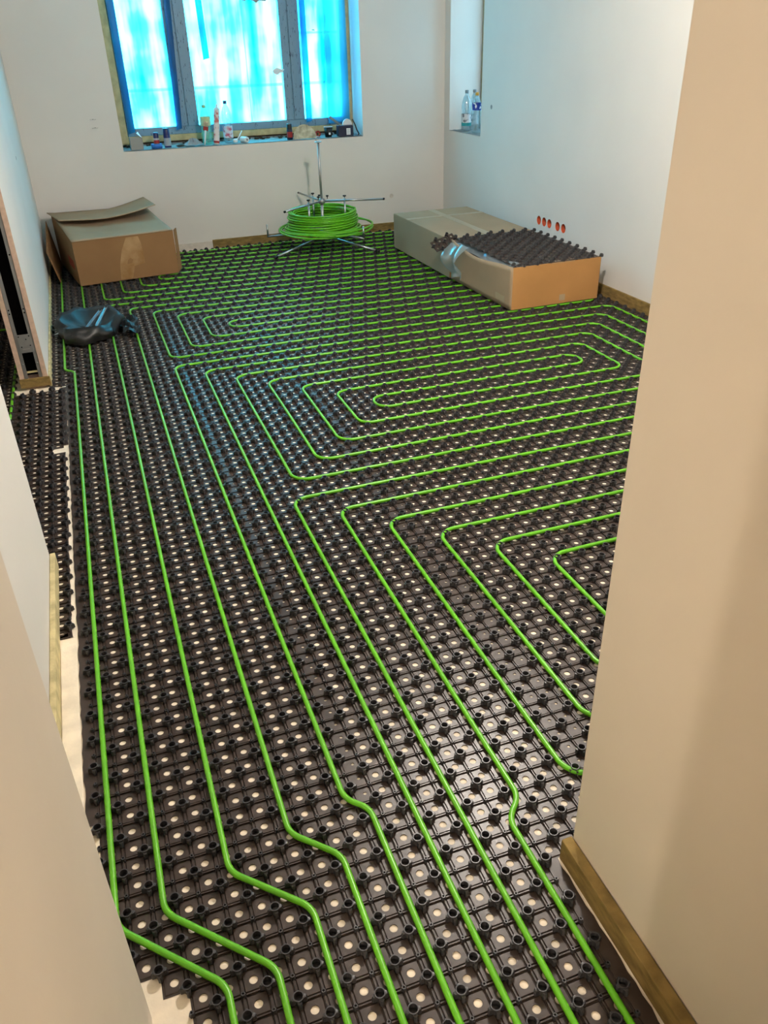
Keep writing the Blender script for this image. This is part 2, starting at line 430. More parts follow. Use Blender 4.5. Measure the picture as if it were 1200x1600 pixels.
MB().box((PX0 + 0.044, PY0 + 0.006, 0.088), (PX1 - 0.044, PY0 + 0.010, 0.098)).obj('cross_strip', 'felt_pale', pw)
MB().box((PX0 + 0.027, PY0 + 0.09, 0.05), (PX1 - 0.027, PY0 + 0.10, CEIL)).obj('cavity_shade', 'dark', pw)  # near-black sheet standing in for the shade deep in the hollow
MB().box((PX0 + 0.02, PY0 + 0.01, FZ), (PX1 - 0.02, BACK, 0.05)).obj('sole_plate', 'gyp', pw)

# ------------------------------------------------------------------ edge strips (trims)
def strip(name, a, b, material='felt', jag=True):
    return structure(MB().box(a, b).obj(name, material, bevel=0.002))
strip('baseboard_back', (1.30, BACK - 0.016, FZ), (RIGHT, BACK, 0.072))
strip('baseboard_back_pale', (0.2, BACK - 0.018, FZ), (1.298, BACK, 0.062), 'whitestrip')
strip('baseboard_right', (RIGHT - 0.016, -1.80, FZ), (RIGHT, BACK - 0.017, 0.075))
strip('baseboard_near', (0.962, -2.54, FZ), (0.988, -1.826, 0.062))
strip('baseboard_partition_end', (PX0 - 0.004, PY0 - 0.018, 0.012), (PX1 + 0.010, PY0 - 0.004, 0.062))
strip('baseboard_partition', (PX1 + 0.001, PY0 - 0.003, 0.0), (PX1 + 0.012, BACK - 0.02, 0.055), 'felt_pale')
strip('baseboard_left', (-0.124, -1.84, FZ), (-0.106, -0.13, 0.060), 'felt_pale')
strip('baseboard_hall_left', (0.052, -2.6, FZ), (0.068, -1.90, 0.030), 'felt_pale')
strip('trim_1', (-0.105, -1.84, FZ), (-0.056, -0.62, 0.001), 'concrete')

# ------------------------------------------------------------------ window in the back wall
win = empty('window_1', (0, 0, 0)); structure(win)
FY = 5.25
def wbar(name, x0, x1, z0, z1, y0=FY, y1=FY + 0.07, m='frame', par=win, bev=0.004):
    return MB().box((x0, y0, z0), (x1, y1, z1)).obj(name, m, par, bevel=bev)
wbar('foam_joint', WX0, 0.728, WZ0, WZ1, FY - 0.01, FY + 0.08, 'foam')
wbar('foam_joint', 2.752, WX1, WZ0, WZ1, FY - 0.02, FY + 0.08, 'foam')
wbar('foam_joint', 0.728, 2.752, 0.893, 0.944, FY - 0.01, FY + 0.08, 'foam')
wbar('mortar_bed', 0.728, 2.752, WZ0, 0.893, FY + 0.012, FY + 0.08, 'rubble')
wbar('frame_bar', 0.730, 0.796, 0.944, WZ1)
wbar('frame_bar', 2.720, 2.752, 0.944, WZ1)
wbar('frame_bar', 0.796, 2.720, 0.944, 1.006)
wbar('frame_bar', 0.796, 2.720, WZ1 - 0.07, WZ1)
for x0, xm, x1 in ((1.172, 1.262, 1.360), (2.170, 2.245, 2.345)):
    wbar('mullion', x0, xm - 0.003, 1.006, WZ1 - 0.07, FY - 0.006, FY + 0.07)
    wbar('mullion', xm + 0.003, x1, 1.006, WZ1 - 0.07, FY - 0.006, FY + 0.07)
    wbar('mullion_core', xm - 0.003, xm + 0.003, 1.006, WZ1 - 0.07, FY + 0.004, FY + 0.07, 'frame', win, 0)
for x0, x1 in ((0.796, 1.172), (1.360, 2.170), (2.345, 2.720)):
    wbar('pane', x0, x1, 1.006, WZ1 - 0.07, FY + 0.03, FY + 0.036, 'glass', win, 0)
# sill of rough mortar with rubble along the frame
def sill_fn(u, v):
    x = WX0 + 0.002 + (WX1 - WX0 - 0.004) * u; y = BACK - 0.002 + (FY - BACK + 0.02) * v
    h = 0.004 * math.sin(x * 31) * math.sin(y * 40 + x * 9) + 0.003 * math.sin(x * 77 + y * 50)
    return (x, y, WZ0 + 0.004 + (h if 0 < v < 1 else 0) + (0.018 * max(0, v - 0.72) / 0.28 if v > 0.72 else 0))
MB().sheet(sill_fn, 90, 10).obj('sill', 'sill', win)
b = MB()
for k in range(70):
    x = random.uniform(WX0 + 0.02, WX1 - 0.02); y = random.uniform(FY - 0.07, FY - 0.015); r = random.uniform(0.008, 0.02)
    pts = [(x + r * random.uniform(.6, 1.2) * sx, y + r * random.uniform(.6, 1.2) * sy, WZ0 + 0.008 + (r * random.uniform(.5, 1.1) if sz else 0)) for sz in (0, 1) for sx, sy in ((-1, -1), (1, -1), (1, 1), (-1, 1))]
    b.add(pts, [(0, 3, 2, 1), (4, 5, 6, 7), (0, 1, 5, 4), (1, 2, 6, 5), (2, 3, 7, 6), (3, 0, 4, 7)])
rb = b.obj('mortar_rubble', 'rubble', win); rb['kind'] = 'stuff'
# the blue film: one wrinkled sheet taped over frame and panes
def film_fn(u, v):
    x = 0.760 + (2.735 - 0.760) * u; z = 0.985 + (WZ1 - 0.03 - 0.985) * v
    y = FY + 0.015 + 0.004 * math.sin(x * 9 + 0.6 * z) + 0.003 * math.sin(x * 23 + 2.2 * z) + 0.002 * math.sin(x * 51 - 3 * z + 2 * math.sin(4 * z))
    return (x, y, z)
MB().sheet(film_fn, 150, 30).obj('masking_film', 'film', win)
def fstrip(x0, x1, z0, z1, sl=0.0, dy=-0.055, m='film_dense'):
    MB().sheet(lambda u, v: (x0 + (x1 - x0) * u + sl * v, FY + dy + 0.004 * math.sin(6 * v + 3 * u), z0 + (z1 - z0) * v + 0.012 * u * (1 - v)), 4, 12).obj('film_fold', m, win)
fstrip(0.735, 0.792, 0.97, 2.28, 0.0)
fstrip(1.150, 1.200, 0.98, 2.28, 0.06)
fstrip(1.462, 1.515, 1.515, 2.28, -0.02)
fstrip(2.345, 2.40, 0.98, 2.28, 0.0)
fstrip(2.560, 2.770, 0.96, 2.28, 0.0, -0.05, 'film_pale')
# torn bits of film and tape
def torn(x, z, s, mname, name):
    k = 11; pts = []
    for i in range(k):
        a = 2 * math.pi * i / k; r = s * random.uniform(0.45, 1.1)
        pts.append((x + r * math.cos(a) * 1.5, FY - 0.062 - 0.004 * random.random(), z + r * math.sin(a) * 0.6))
    MB().slab(pts, 0.001).obj(name, mname, win)
torn(1.98, 1.955, 0.06, 'greybox', 'torn_tape'); torn(1.86, 1.95, 0.02, 'greybox', 'torn_tape')
torn(2.115, 1.405, 0.05, 'paper', 'torn_tape'); torn(2.46, 1.715, 0.012, 'greybox', 'torn_tape')
# handrail outside the panes
rail = empty('balcony_rail', (0, 0, 0))
MB().tube([(0.2, 5.52, 1.290), (3.3, 5.52, 1.290)], 0.013, 8).obj('bar', 'steel', rail)
MB().tube([(1.90, 5.52, 0.5), (1.90, 5.52, 2.4)], 0.006, 8).obj('post', 'steel', rail)
MB().tube([(2.28, 5.52, 1.70), (3.3, 5.52, 1.70)], 0.010, 8).obj('bar', 'steel', rail)
tag(rail, 'thin dark metal rail outside the film covered window', 'rail')

# ------------------------------------------------------------------ niche window in the right wall
w2 = empty('window_2', (0, 0, 0)); structure(w2)
NX = RIGHT + 0.315
wbar('foam_joint', NX, NX + 0.07, NZ0, WZ1, NY1 - 0.028, NY1, 'foam', w2)
wbar('foam_joint', NX, NX + 0.07, NZ0, WZ1, NY0, NY0 + 0.02, 'foam', w2)
wbar('frame_bar', NX, NX + 0.07, NZ0 + 0.05, WZ1, NY1 - 0.09, NY1 - 0.028, 'frame', w2)
wbar('frame_bar', NX, NX + 0.07, NZ0 + 0.05, WZ1, NY0 + 0.02, NY0 + 0.08, 'frame', w2)
wbar('frame_bar', NX, NX + 0.07, NZ0, NZ0 + 0.06, NY0 + 0.02, NY1 - 0.028, 'frame', w2)
wbar('pane', NX + 0.03, NX + 0.036, NZ0 + 0.06, WZ1, NY0 + 0.08, NY1 - 0.09, 'glass', w2, 0)
MB().sheet(lambda u, v: (NX + 0.015 + 0.004 * math.sin(20 * u + 3 * v), NY0 + 0.03 + (NY1 - NY0 - 0.07) * u, NZ0 + 0.03 + (WZ1 - NZ0 - 0.04) * v), 30, 14).obj('masking_film', 'film_shade', w2)
MB().sheet(lambda u, v: (RIGHT + 0.31 * u, NY0 + 0.002 + (NY1 - NY0 - 0.004) * v, NZ0 + 0.003 + (0.002 * math.sin(30 * u + 40 * v) if 0 < u < 1 else 0)), 12, 16).obj('sill', 'sill', w2)

# ------------------------------------------------------------------ studded heating mat
def ring_sq(h, n):
    a = 2 * np.pi * np.arange(n) / n; c, s = np.cos(a), np.sin(a)
    t = h / np.maximum(np.abs(c), np.abs(s)); return np.stack([t * c, t * s], 1)
def bands(rings):
    """verts and quads of a stack of closed rings ((n,2) array, z)"""
    n = len(rings[0][0]); V = np.concatenate([np.concatenate([r, np.full((n, 1), z)], 1) for r, z in rings])
    Q = []
    for i in range(len(rings) - 1):
        for k in range(n): Q.append((i * n + k, i * n + (k + 1) % n, (i + 1) * n + (k + 1) % n, (i + 1) * n + k))
    return V, np.array(Q)
def circ(r, n, cx=0.0, cy=0.0):
    a = 2 * np.pi * np.arange(n) / n; return np.stack([cx + r * np.cos(a), cy + r * np.sin(a)], 1)
def pad_template(n, r=0.0090, dx=0.0, dy=0.0):
    return bands([(ring_sq(0.0250, n), -0.0026), (ring_sq(0.0212, n), -0.0026), (ring_sq(0.0192, n), 0.0), (circ(r, n, dx, dy), 0.0), (circ(r, n, dx, dy), -0.0030)])
def lobed(n, big, small):
    a = 2 * np.pi * np.arange(n) / n
    k = (np.clip(np.cos(4 * a) + 0.30, 0, 1.3) / 1.3) ** 0.45
    r = small + (big - small) * k
    return np.stack([r * np.cos(a), r * np.sin(a)], 1)
def stud_template(n):
    rings = [(lobed(n, 0.0176, 0.0088), 0.0), (lobed(n, 0.0170, 0.0090), 0.0130), (lobed(n, 0.0150, 0.0096), 0.0158), (circ(0.0104, n), 0.0162),
             (circ(0.0110, n), 0.0208), (circ(0.0089, n), 0.0208), (circ(0.0083, n), 0.006), (circ(0.0008, n), 0.006)]
    return bands(rings)
def pin_template(n=6):
    return bands([(circ(0.0070, n), -0.001), (circ(0.0048, n), 0.0085), (circ(0.0026, n), 0.0085), (circ(0.0022, n), 0.003), (circ(0.0003, n), 0.003)])
PAD_N, PAD_F = pad_template(16), pad_template(8)
PAD_HALF = pad_template(16, 0.0046, 0.006, 0.004)
PAD_HALF_F = pad_template(8, 0.0046, 0.006, 0.004)
ST_N, ST_M, ST_F = stud_template(24), stud_template(16), stud_template(8)
PIN = pin_template(6)
def rib_template(along_x):
    L_, w_, h_ = 0.025, 0.0014, 0.0022
    p = np.array([(-L_, -w_, -0.0017), (L_, -w_, -0.0017), (L_, -w_, h_), (-L_, -w_, h_), (-L_, w_, -0.0017), (L_, w_, -0.0017), (L_, w_, h_), (-L_, w_, h_)])
    if not along_x: p = p[:, [1, 0, 2]]
    return p, np.array([(0, 1, 2, 3), (3, 2, 6, 7), (7, 6, 5, 4)])
RIBX, RIBY = rib_template(True), rib_template(False)

def seen_on_floor(p):
    x, y, z = project(p)
    if z < 0.1 or not (0 < x < 1200 and 0 < y < 1605): return None
    if y < 1335 and x > 897 + (1335 - y) * 0.1527 - 4: return None
    if y >= 1335 and x > 880 + (y - 1340) * 0.646 - 4: return None
    if y > 895 and x < (y - 895) * 0.3404 + 3: return None
    if y > 640 and x < min(82, (y - 640) * 0.335) + 3: return None
    return x, y, z

def build_mat(name, cells, half_cols=(), edges=(), n_single=0, label='', cat='heating mat', origin=(0, 0, 0)):
    root = empty(name, origin)
    tag(root, label, cat)
    cells = sorted(cells); cs = set(cells)
    near = [c for c in cells if c[1] < 22]; far = [c for c in cells if c[1] >= 22]
    P = lambda L: [(x * U, y * U, 0.0) for x, y in L]
    parts = [tile(*PAD_N, P([c for c in near if c[0] not in half_cols])), tile(*PAD_HALF, P([c for c in near if c[0] in half_cols])),
             tile(*PAD_F, P([c for c in far if c[0] not in half_cols])), tile(*PAD_HALF_F, P([c for c in far if c[0] in half_cols]))]
    # grid corners: studs and pins take turns; a corner is kept where at least two cells meet
    cnt = {}
    for x, y in cells:
        for i in (x - 1, x):
            for j in (y - 1, y): cnt[(i, j)] = cnt.get((i, j), 0) + 1
    studs = [k for k, v in cnt.items() if (k[0] + k[1]) % 2 != 0 and v >= 2]
    pins = [k for k, v in cnt.items() if (k[0] + k[1]) % 2 == 0 and v >= 2]
    rx = [((x) * U, (y + 0.5) * U, 0) for x, y in cells if y < 45 and (x, y + 1) in cs]
    ry = [((x + 0.5) * U, (y) * U, 0) for x, y in cells if y < 45 and (x + 1, y) in cs]
    parts += [tile(*RIBX, rx), tile(*RIBY, ry)]
    for x0, x1, y0, y1 in edges:            # cut edge of the sheet, trimmed a little unevenly
        n = max(2, int(abs(y1 - y0) * 2)); vs = []; qs = []
        for i in range(n + 1):
            y = y0 + (y1 - y0) * i / n; a, b_ = x0, x1
            jit = RNG.uniform(-0.05, 0.05)
            if x0 < 0 and x1 > -0.6 or x0 < -2.5: a += jit
            elif x1 > x0: b_ += jit
            vs += [(a * U, y * U, 0.0), (b_ * U, y * U, 0.0), (a * U, y * U, -0.003), (b_ * U, y * U, -0.003)]
            if i: k = 4 * i; qs += [(k - 4, k - 3, k + 1, k), (k - 2, k - 4, k, k + 2), (k - 3, k - 1, k + 3, k + 1)]
        parts.append((np.array(vs), np.array(qs)))
    V, Q = join_np(parts)
    add_obj('base_sheet', np_mesh('base_sheet', V, Q), 'plastic', root)
    C3 = lambda k: ((k[0] + 0.5) * U, (k[1] + 0.5) * U, 0.0)
    chosen = []
    if n_single:
        vis = [(seen_on_floor(C3(k)), k) for k in studs]
        vis = sorted([(v[2], k) for v, k in vis if v], key=lambda t: t[0])
        chosen = [k for _, k in vis[:n_single]]
        me = np_mesh('stud', ST_N[0], ST_N[1], np.ones(len(ST_N[1]), bool)); me.materials.append(M['stud'])
        try: me.set_sharp_from_angle(angle=math.radians(40))
        except Exception: pass
        for k in chosen:
            o = bpy.data.objects.new('stud', me); o.location = C3(k); COL.objects.link(o); o.parent = root
    ch = set(chosen); rest = [k for k in studs if k not in ch]
    mid = [k for k in rest if k[1] < 12 and (seen_on_floor(C3(k)) is not None)]; ms = set(mid)
    low = [k for k in rest if k not in ms]
    V, Q = join_np([tile(*ST_M, [C3(k) for k in mid]), tile(*ST_F, [C3(k) for k in low])])
    o = add_obj('stud_field', np_mesh('stud_field', V, Q), 'stud', root); o['kind'] = 'stuff'
    V, Q = tile(*PIN, [C3(k) for k in pins])
    o = add_obj('pin_field', np_mesh('pin_field', V, Q), 'stud', root); o['kind'] = 'stuff'
    return root

main = [(x, y) for x in range(0, 72) for y in range(-35, 98)]
main += [(x, y) for x in range(-2, 0) for y in range(36, 98)]
main += [(x, y) for x in range(1, 19) for y in range(-50, -35)]
main += [(x, -36) for x in range(19, 72)]
hide = {(0, y) for y in range(-36, -35)} | {(1, -37), (2, -37), (1, -38), (1, -36), (2, -38), (1, -39), (1, -40), (1, -41), (1, -42)}
main = [c for c in set(main) if c not in hide]
edge_main = [(-1.05, -0.5, -27, 36), (18.5, 19.12, -50, -36.5), (-2.62, -2.5, 36, 97.5), (71.5, 72.1, -35, 97.5)]
build_mat('studded_heating_mat', main, half_cols=(12, 23, 24), edges=edge_main, n_single=300, label='black studded underfloor heating mat with green pipes clipped in, covering the room floor')
left = [(x, y) for x in range(-30, -1) for y in range(-2, 18)] + [(x, y) for x in range(-30, -1) for y in range(19, 35)] + [(x, y) for x in range(-30, -6) for y in range(35, 97)]
left += [(-2, y) for y in range(-11, -2)]
left += [(x, 18) for x in range(-30, -2)]
edge_left = [(-1.5, -1.07, 19, 35), (-1.5, -1.36, -11.5, 17.4), (-2.5, -1.5, -11.5, -11)]
lm = build_mat('studded_heating_mat', left, half_cols=(-6,), edges=edge_left, label='black studded heating mat in the passage beside the open partition end')

# ------------------------------------------------------------------ green heating pipes
def rounded(pts, rad=1.35):
    """polyline in grid cells -> path in metres with rounded corners"""
    out = []
    pts = [Vector((p[0], p[1], 0)) for p in pts]
    n = len(pts)
    for i, p in enumerate(pts):
        if i == 0 or i == n - 1: out.append(p); continue
        a, b = pts[i - 1], pts[i + 1]
        d1 = (a - p); d2 = (b - p); l1, l2 = d1.length, d2.length; d1.normalize(); d2.normalize()
        ang = d1.angle(d2); r = rad
        t = min(r / math.tan(ang / 2), 0.5 * l1, 0.5 * l2); r = t * math.tan(ang / 2)
        c = p + (d1 + d2).normalized() * (r / math.sin(ang / 2))
        s, e = p + d1 * t - c, p + d2 * t - c
        k = 9 if abs(ang - math.pi / 2) < 0.3 else 6
        tot = s.angle(e); sg = 1 if s.cross(e).z > 0 else -1
        for j in range(k + 1):
            th = sg * tot * j / k
            out.append(c + Vector((s.x * math.cos(th) - s.y * math.sin(th), s.x * math.sin(th) + s.y * math.cos(th), 0)))
    # cut long runs so that they can wander by a hair
    res = [out[0]]
    for q in out[1:]:
        d = q - res[-1]; m = max(1, int(d.length // 7)); p0 = res[-1].copy()
        for j in range(1, m + 1): res.append(p0 + d * (j / m))
    return [(v.x * U + 0.0012 * math.sin(v.y * 0.9 + v.x * 0.3), v.y * U + 0.0012 * math.sin(v.x * 0.8 + v.y * 0.35), PIPE_Z + 0.0008 * math.sin(v.x + v.y * 1.3)) for v in res]
def pipe(pts, label):
    o = MB().tube(rounded(pts), 0.0074, 10).obj('heating_pipe', 'pipe')
    return tag(o, label, 'pipe', 'green heating pipes clipped into the mat')
pipe([(16, -51), (16, 0), (70, 0), (70, -33), (22, -33), (22, -6), (64, -6), (64, -27), (28, -27), (28, -12), (58, -12), (58, -21), (34, -21), (34, -18),
      (55, -18), (55, -15), (31, -15), (31, -24), (61, -24), (61, -9), (25, -9), (25, -30), (67, -30), (67, -3), (19, -3), (19, -33), (18, -34), (18, -51)],
     'bright green heating pipe spiral beside the hall wall corner, the loop closest to the doorway')
pipe([(12, -51), (12, -31), (11, -30), (11, 36), (70, 36), (70, 3), (17, 3), (17, 30), (64, 30), (64, 9), (23, 9), (23, 24), (58, 24), (58, 15), (29, 15), (29, 18),
      (55, 18), (55, 21), (26, 21), (26, 12), (61, 12), (61, 27), (20, 27), (20, 6), (67, 6), (67, 33), (14, 33), (14, -51)],
     'green heating pipe spiral in the middle of the room, in front of the open box')
pipe([(8, -51), (8, -35), (5, -32), (5, 66), (70, 66), (70, 39), (11, 39), (11, 60), (64, 60), (64, 45), (17, 45), (17, 54), (58, 54), (58, 51), (20, 51), (20, 48),
      (61, 48), (61, 57), (14, 57), (14, 42), (67, 42), (67, 63), (8, 63), (8, -31), (10, -33), (10, -51)],
     'green heating pipe spiral between the black bag and the two joined boxes')
pipe([(4, -51), (4, -37), (0, -33), (0, 39), (-1, 40), (-1, 96), (70, 96), (70, 69), (5, 69), (5, 90), (64, 90), (64, 75), (11, 75), (11, 84), (58, 84), (58, 81), (14, 81), (14, 78),
      (61, 78), (61, 87), (8, 87), (8, 72), (67, 72), (67, 93), (2, 93), (2, -33), (6, -37), (6, -51)],
     'green heating pipe spiral under the pipe reel, running along the partition wall')
pipe([(-6.5, -1.5), (-6.5, 60), (-28, 60)], 'single green heating pipe passing behind the open partition end')

# ------------------------------------------------------------------ cardboard boxes
STUD_TOP = 0.0212
def bil(q, u, v):
    a = Vector(q[0]).lerp(Vector(q[1]), u); b = Vector(q[3]).lerp(Vector(q[2]), u); return a.lerp(b, v)

# crushed closed box by the partition
def crushed_box():
    e = empty('cardboard_box', (0.42, 4.42, STUD_TOP)); o = Vector(e.location)
    R3 = lambda p: Vector(p) - o
    FL, FR, BR, BL = (0.098, 3.93, 0), (0.872, 4.035, 0), (0.745, 4.90, 0), (-0.035, 4.80, 0)
    zf, zb = 0.352, 0.435; z0 = STUD_TOP
    up = lambda p, z: R3((p[0], p[1], z))
    T = 0.006
    MB().slab([up(FL, z0), up(FR, z0), up(FR, zf), up(FL, zf)], T).obj('front_panel', 'card_brown', e)
    MB().slab([up(FR, z0), up(BR, z0), up(BR, zb - 0.02), up(FR, zf)], T).obj('side_panel', 'card_brown', e)
    MB().slab([up(BL, z0), up(FL, z0), up(FL, zf), up(BL, zb)], T).obj('side_panel', 'card_brown', e)
    MB().slab([up(BR, z0), up(BL, z0), up(BL, zb), up(BR, zb - 0.02)], T).obj('back_panel', 'card_brown', e)
    q = [up(FL, zf), up(FR, zf), up(BR, zb - 0.02), up(BL, zb)]
    def lid(u, v):
        p = bil(q, u, v); p.z += 0.004 - 0.03 * math.sin(math.pi * u) * math.sin(math.pi * min(1, v * 1.1)) * 0.8 + 0.006 * math.sin(9 * u + 4 * v) * v * (1 - v) * 4; return p
    MB().sheet(lid, 24, 16).obj('lid_panel', 'card_grey', e, solid=0.005)
    # raised top flap lying over the back half of the lid, curling up at its right end
    def flap(u, v):
        p = bil([up(FL, zf), up(FR, zf), up(BR, zb), up(BL, zb)], u, 0.52 + 0.47 * v if True else v)
        p.z += 0.012 + (1 - v) * (0.036 + 0.028 * max(0, u - 0.45) ** 1.3 * 2 - 0.035 * math.sin(math.pi * u) * 0.6) + 0.055 * max(0, u - 0.4) ** 1.6 * (0.35 + 0.65 * v) * 2 - 0.03 * math.sin(math.pi * u) * v
        p.x += -0.03 * (1 - u) * v
        return p
    MB().sheet(flap, 26, 8).obj('top_flap', 'card_grey', e, solid=0.005)
    # folded side flap hanging off at the front right corner
    MB().slab([up((0.876, 4.030), z0 + 0.01), up((0.905, 4.075), z0 + 0.03), up((0.905, 4.075), zf + 0.012), up((0.880, 4.028), zf + 0.006)], 0.005).obj('corner_flap', 'card_brown', e)
    # torn tape scuff on the front
    fq = [R3((0.098, 3.93, z0)), R3((0.872, 4.035, z0)), R3((0.872, 4.035, zf)), R3((0.098, 3.93, zf))]
    nrm = (fq[1] - fq[0]).cross(fq[3] - fq[0]).normalized() * 0.0012
    def fp(u, v): return bil(fq, u, v) + nrm
    MB().add([fp(a, b) for a, b in ((0.40, 0.02), (0.52, 0.02), (0.56, 0.30), (0.67, 0.34), (0.66, 0.80), (0.64, 0.97), (0.52, 0.97), (0.46, 0.7), (0.42, 0.4))], [tuple(range(9))]).obj('torn_tape', 'scuff', e)
    MB().add([fp(a, b) for a, b in ((0.49, 0.36), (0.54, 0.38), (0.555, 0.45), (0.53, 0.50), (0.50, 0.45))], [(0, 1, 2, 3, 4)]).obj('scuff_mark', 'card_brown', e).location = nrm * 0.5
    # red print on the side panel
    sq = [up(FL, z0), up(BL, z0), up(BL, zb), up(FL, zf)]
    n2 = Vector((-1, 0.12, 0)).normalized() * 0.0015
    MB().add([bil(sq, a, b) + n2 for a, b in ((0.12, 0.30), (0.40, 0.28), (0.40, 0.50), (0.12, 0.50))], [(0, 3, 2, 1)]).obj('red_print', 'redprint', e)
    # long side flap hanging open beside the box
    def hang(u, v):
        x = -0.105 + 0.055 * (1 - v) + 0.02 * u; y = 4.10 + 0.62 * u + 0.06 * v
        return R3((x, y, z0 + 0.004 + (0.33 - 0.10 * (1 - u)) * v + 0.03 * u * v))
    MB().sheet(hang, 8, 6).obj('side_flap', 'card_brown', e, solid=0.005)
    tag(e, 'crushed brown cardboard box with curled top flap, standing by the partition wall', 'box')
crushed_box()

def long_box(name, x0, x1, y0, y1, h, label, open_top, skew=0.0):
    e = empty(name, ((x0 + x1) / 2, (y0 + y1) / 2, STUD_TOP), skew)
    w_, d_ = (x1 - x0) / 2, (y1 - y0) / 2; T = 0.006
    MB().box((-w_, -d_, 0), (w_, -d_ + T, h)).obj('end_panel', 'card_warm', e, bevel=0.002)
    MB().box((-w_, d_ - T, 0), (w_, d_, h)).obj('end_panel', 'card_warm', e, bevel=0.002)
    if open_top:
        # long side with a wavy, pressed-out upper edge
        def side(u, v):
            y = d_ - 2 * d_ * u; bul = 0.018 * math.sin(math.pi * u) * v ** 2
            z = h * v + v * (-0.028 * math.sin(math.pi * min(1, u * 1.05)) ** 2 + 0.012 * max(0, 0.15 - u) * 6)
            return (-w_ - bul, y, z)
        MB().sheet(side, 24, 8).obj('side_panel', 'card_grey', e, solid=0.006)
    else:
        MB().box((-w_, -d_, 0), (-w_ + T, d_, h)).obj('side_panel', 'card_grey', e, bevel=0.002)
    MB().box((w_ - T, -d_, 0), (w_, d_, h)).obj('side_panel', 'card_grey', e, bevel=0.002)
    MB().box((-w_ + T, -d_ + T, 0), (w_ - T, d_ - T, 0.006)).obj('bottom_panel', 'card', e)
    tag(e, label, 'box')
    return e, w_, d_
BH = 0.282
e, w_, d_ = long_box('cardboard_box', 2.790, 3.500, 2.905, 4.110, BH, 'closed taped cardboard box behind the open box of black panels', False, 0.004)
MB().box((-w_ + 0.001, -d_ + 0.001, BH - 0.002), (-0.002, d_ - 0.001, BH + 0.004)).obj('lid_flap', 'card_grey', e, bevel=0.002)
MB().box((0.002, -d_ + 0.001, BH - 0.002), (w_ - 0.001, d_ - 0.001, BH + 0.004)).obj('lid_flap', 'card_grey', e, bevel=0.002)
MB().box((-0.03, -d_ - 0.001, BH + 0.0042), (0.03, d_ + 0.001, BH + 0.0050)).obj('packing_tape', 'tape', e)
MB().box((-w_ - 0.0008, 0.26, BH + 0.0042), (w_ + 0.0008, 0.32, BH + 0.0052)).obj('packing_tape', 'tape', e)
e, w_, d_ = long_box('cardboard_box', 2.808, 3.490, 1.945, 2.890, BH, 'open cardboard box filled with black studded panels, beside the wall sockets', True, 0.02)
MB().box((0.03, -d_ - 0.001, 0.02), (0.075, -d_ - 0.0004, 0.062)).obj('packing_tape', 'tape', e)
MB().box((-w_ - 0.004, -0.38, 0.03), (-w_ - 0.0005, -0.25, 0.075)).obj('box_label', 'tape', e)
MB().slab([(-0.06, -d_ - 0.001, BH - 0.002), (0.13, -d_ - 0.001, BH - 0.002), (0.16, -d_ + 0.035, BH + 0.005), (-0.03, -d_ + 0.03, BH + 0.004)], 0.003).obj('end_flap', 'tape', e)

# stack of panels inside that box: the top one is seen in full
def spare_panel(name, nx, ny, loc, rz, label, bend=0.0, tilt=(0, 0), cat='heating panel', single=False):
    root = empty(name, loc, rz); root.rotation_euler = (tilt[0], tilt[1], rz)
    cells = [(i, j) for i in range(nx) for j in range(ny)]
    off = np.array([-(nx - 1) / 2 * U, -(ny - 1) / 2 * U, 0])
    def warp(V):
        V = V.copy(); yn = V[:, 1] / (ny * U / 2); xn = V[:, 0] / (nx * U / 2)
        V[:, 2] += bend * (0.6 * np.sin(1.6 * yn + 0.5) + 0.5 * np.cos(2.2 * xn + 0.6 * yn)); return V
    P = [np.array((x * U, y * U, 0)) + off for x, y in cells]
    pad = [tile(*PAD_F, P)]
    inner = [(i, j) for i in range(nx - 1) for j in range(ny - 1)]
    V, Q = join_np(pad)
    add_obj('base_sheet', np_mesh('base_sheet', warp(V), Q), 'plastic', root)
    C3 = lambda k: np.array(((k[0] + 0.5) * U, (k[1] + 0.5) * U, 0.0)) + off
    edge = [(i, j) for i in range(-1, nx) for j in range(-1, ny)]
    V, Q = tile(*ST_F, [C3(k) for k in edge if (k[0] + k[1]) % 2])
    o = add_obj('stud_field', np_mesh('stud_field', warp(V), Q), 'stud', root); o['kind'] = 'stuff'
    V, Q = tile(*PIN, [C3(k) for k in inner if (k[0] + k[1]) % 2 == 0])
    o = add_obj('pin_field', np_mesh('pin_field', warp(V), Q), 'stud', root); o['kind'] = 'stuff'
    return tag(root, label, cat)
top = spare_panel('spare_heating_mat', 13, 19, (3.165, 2.425, STUD_TOP + BH + 0.008), 0.02, 'black studded panel lying uppermost in the open cardboard box', bend=0.008, tilt=(0.006, 0.0))
# filler so that the panel rests on the pile beneath
MB().box((-0.315, -0.44, 0.03), (0.315, 0.44, BH - 0.030)).obj('panel_pile', 'plastic', e)
cp = spare_panel('spare_heating_mat', 2, 4, (2.745, 2.90, STUD_TOP + 0.272), 1.87, 'short black studded offcut poking out over the corner of the open box', tilt=(-0.30, -0.60))

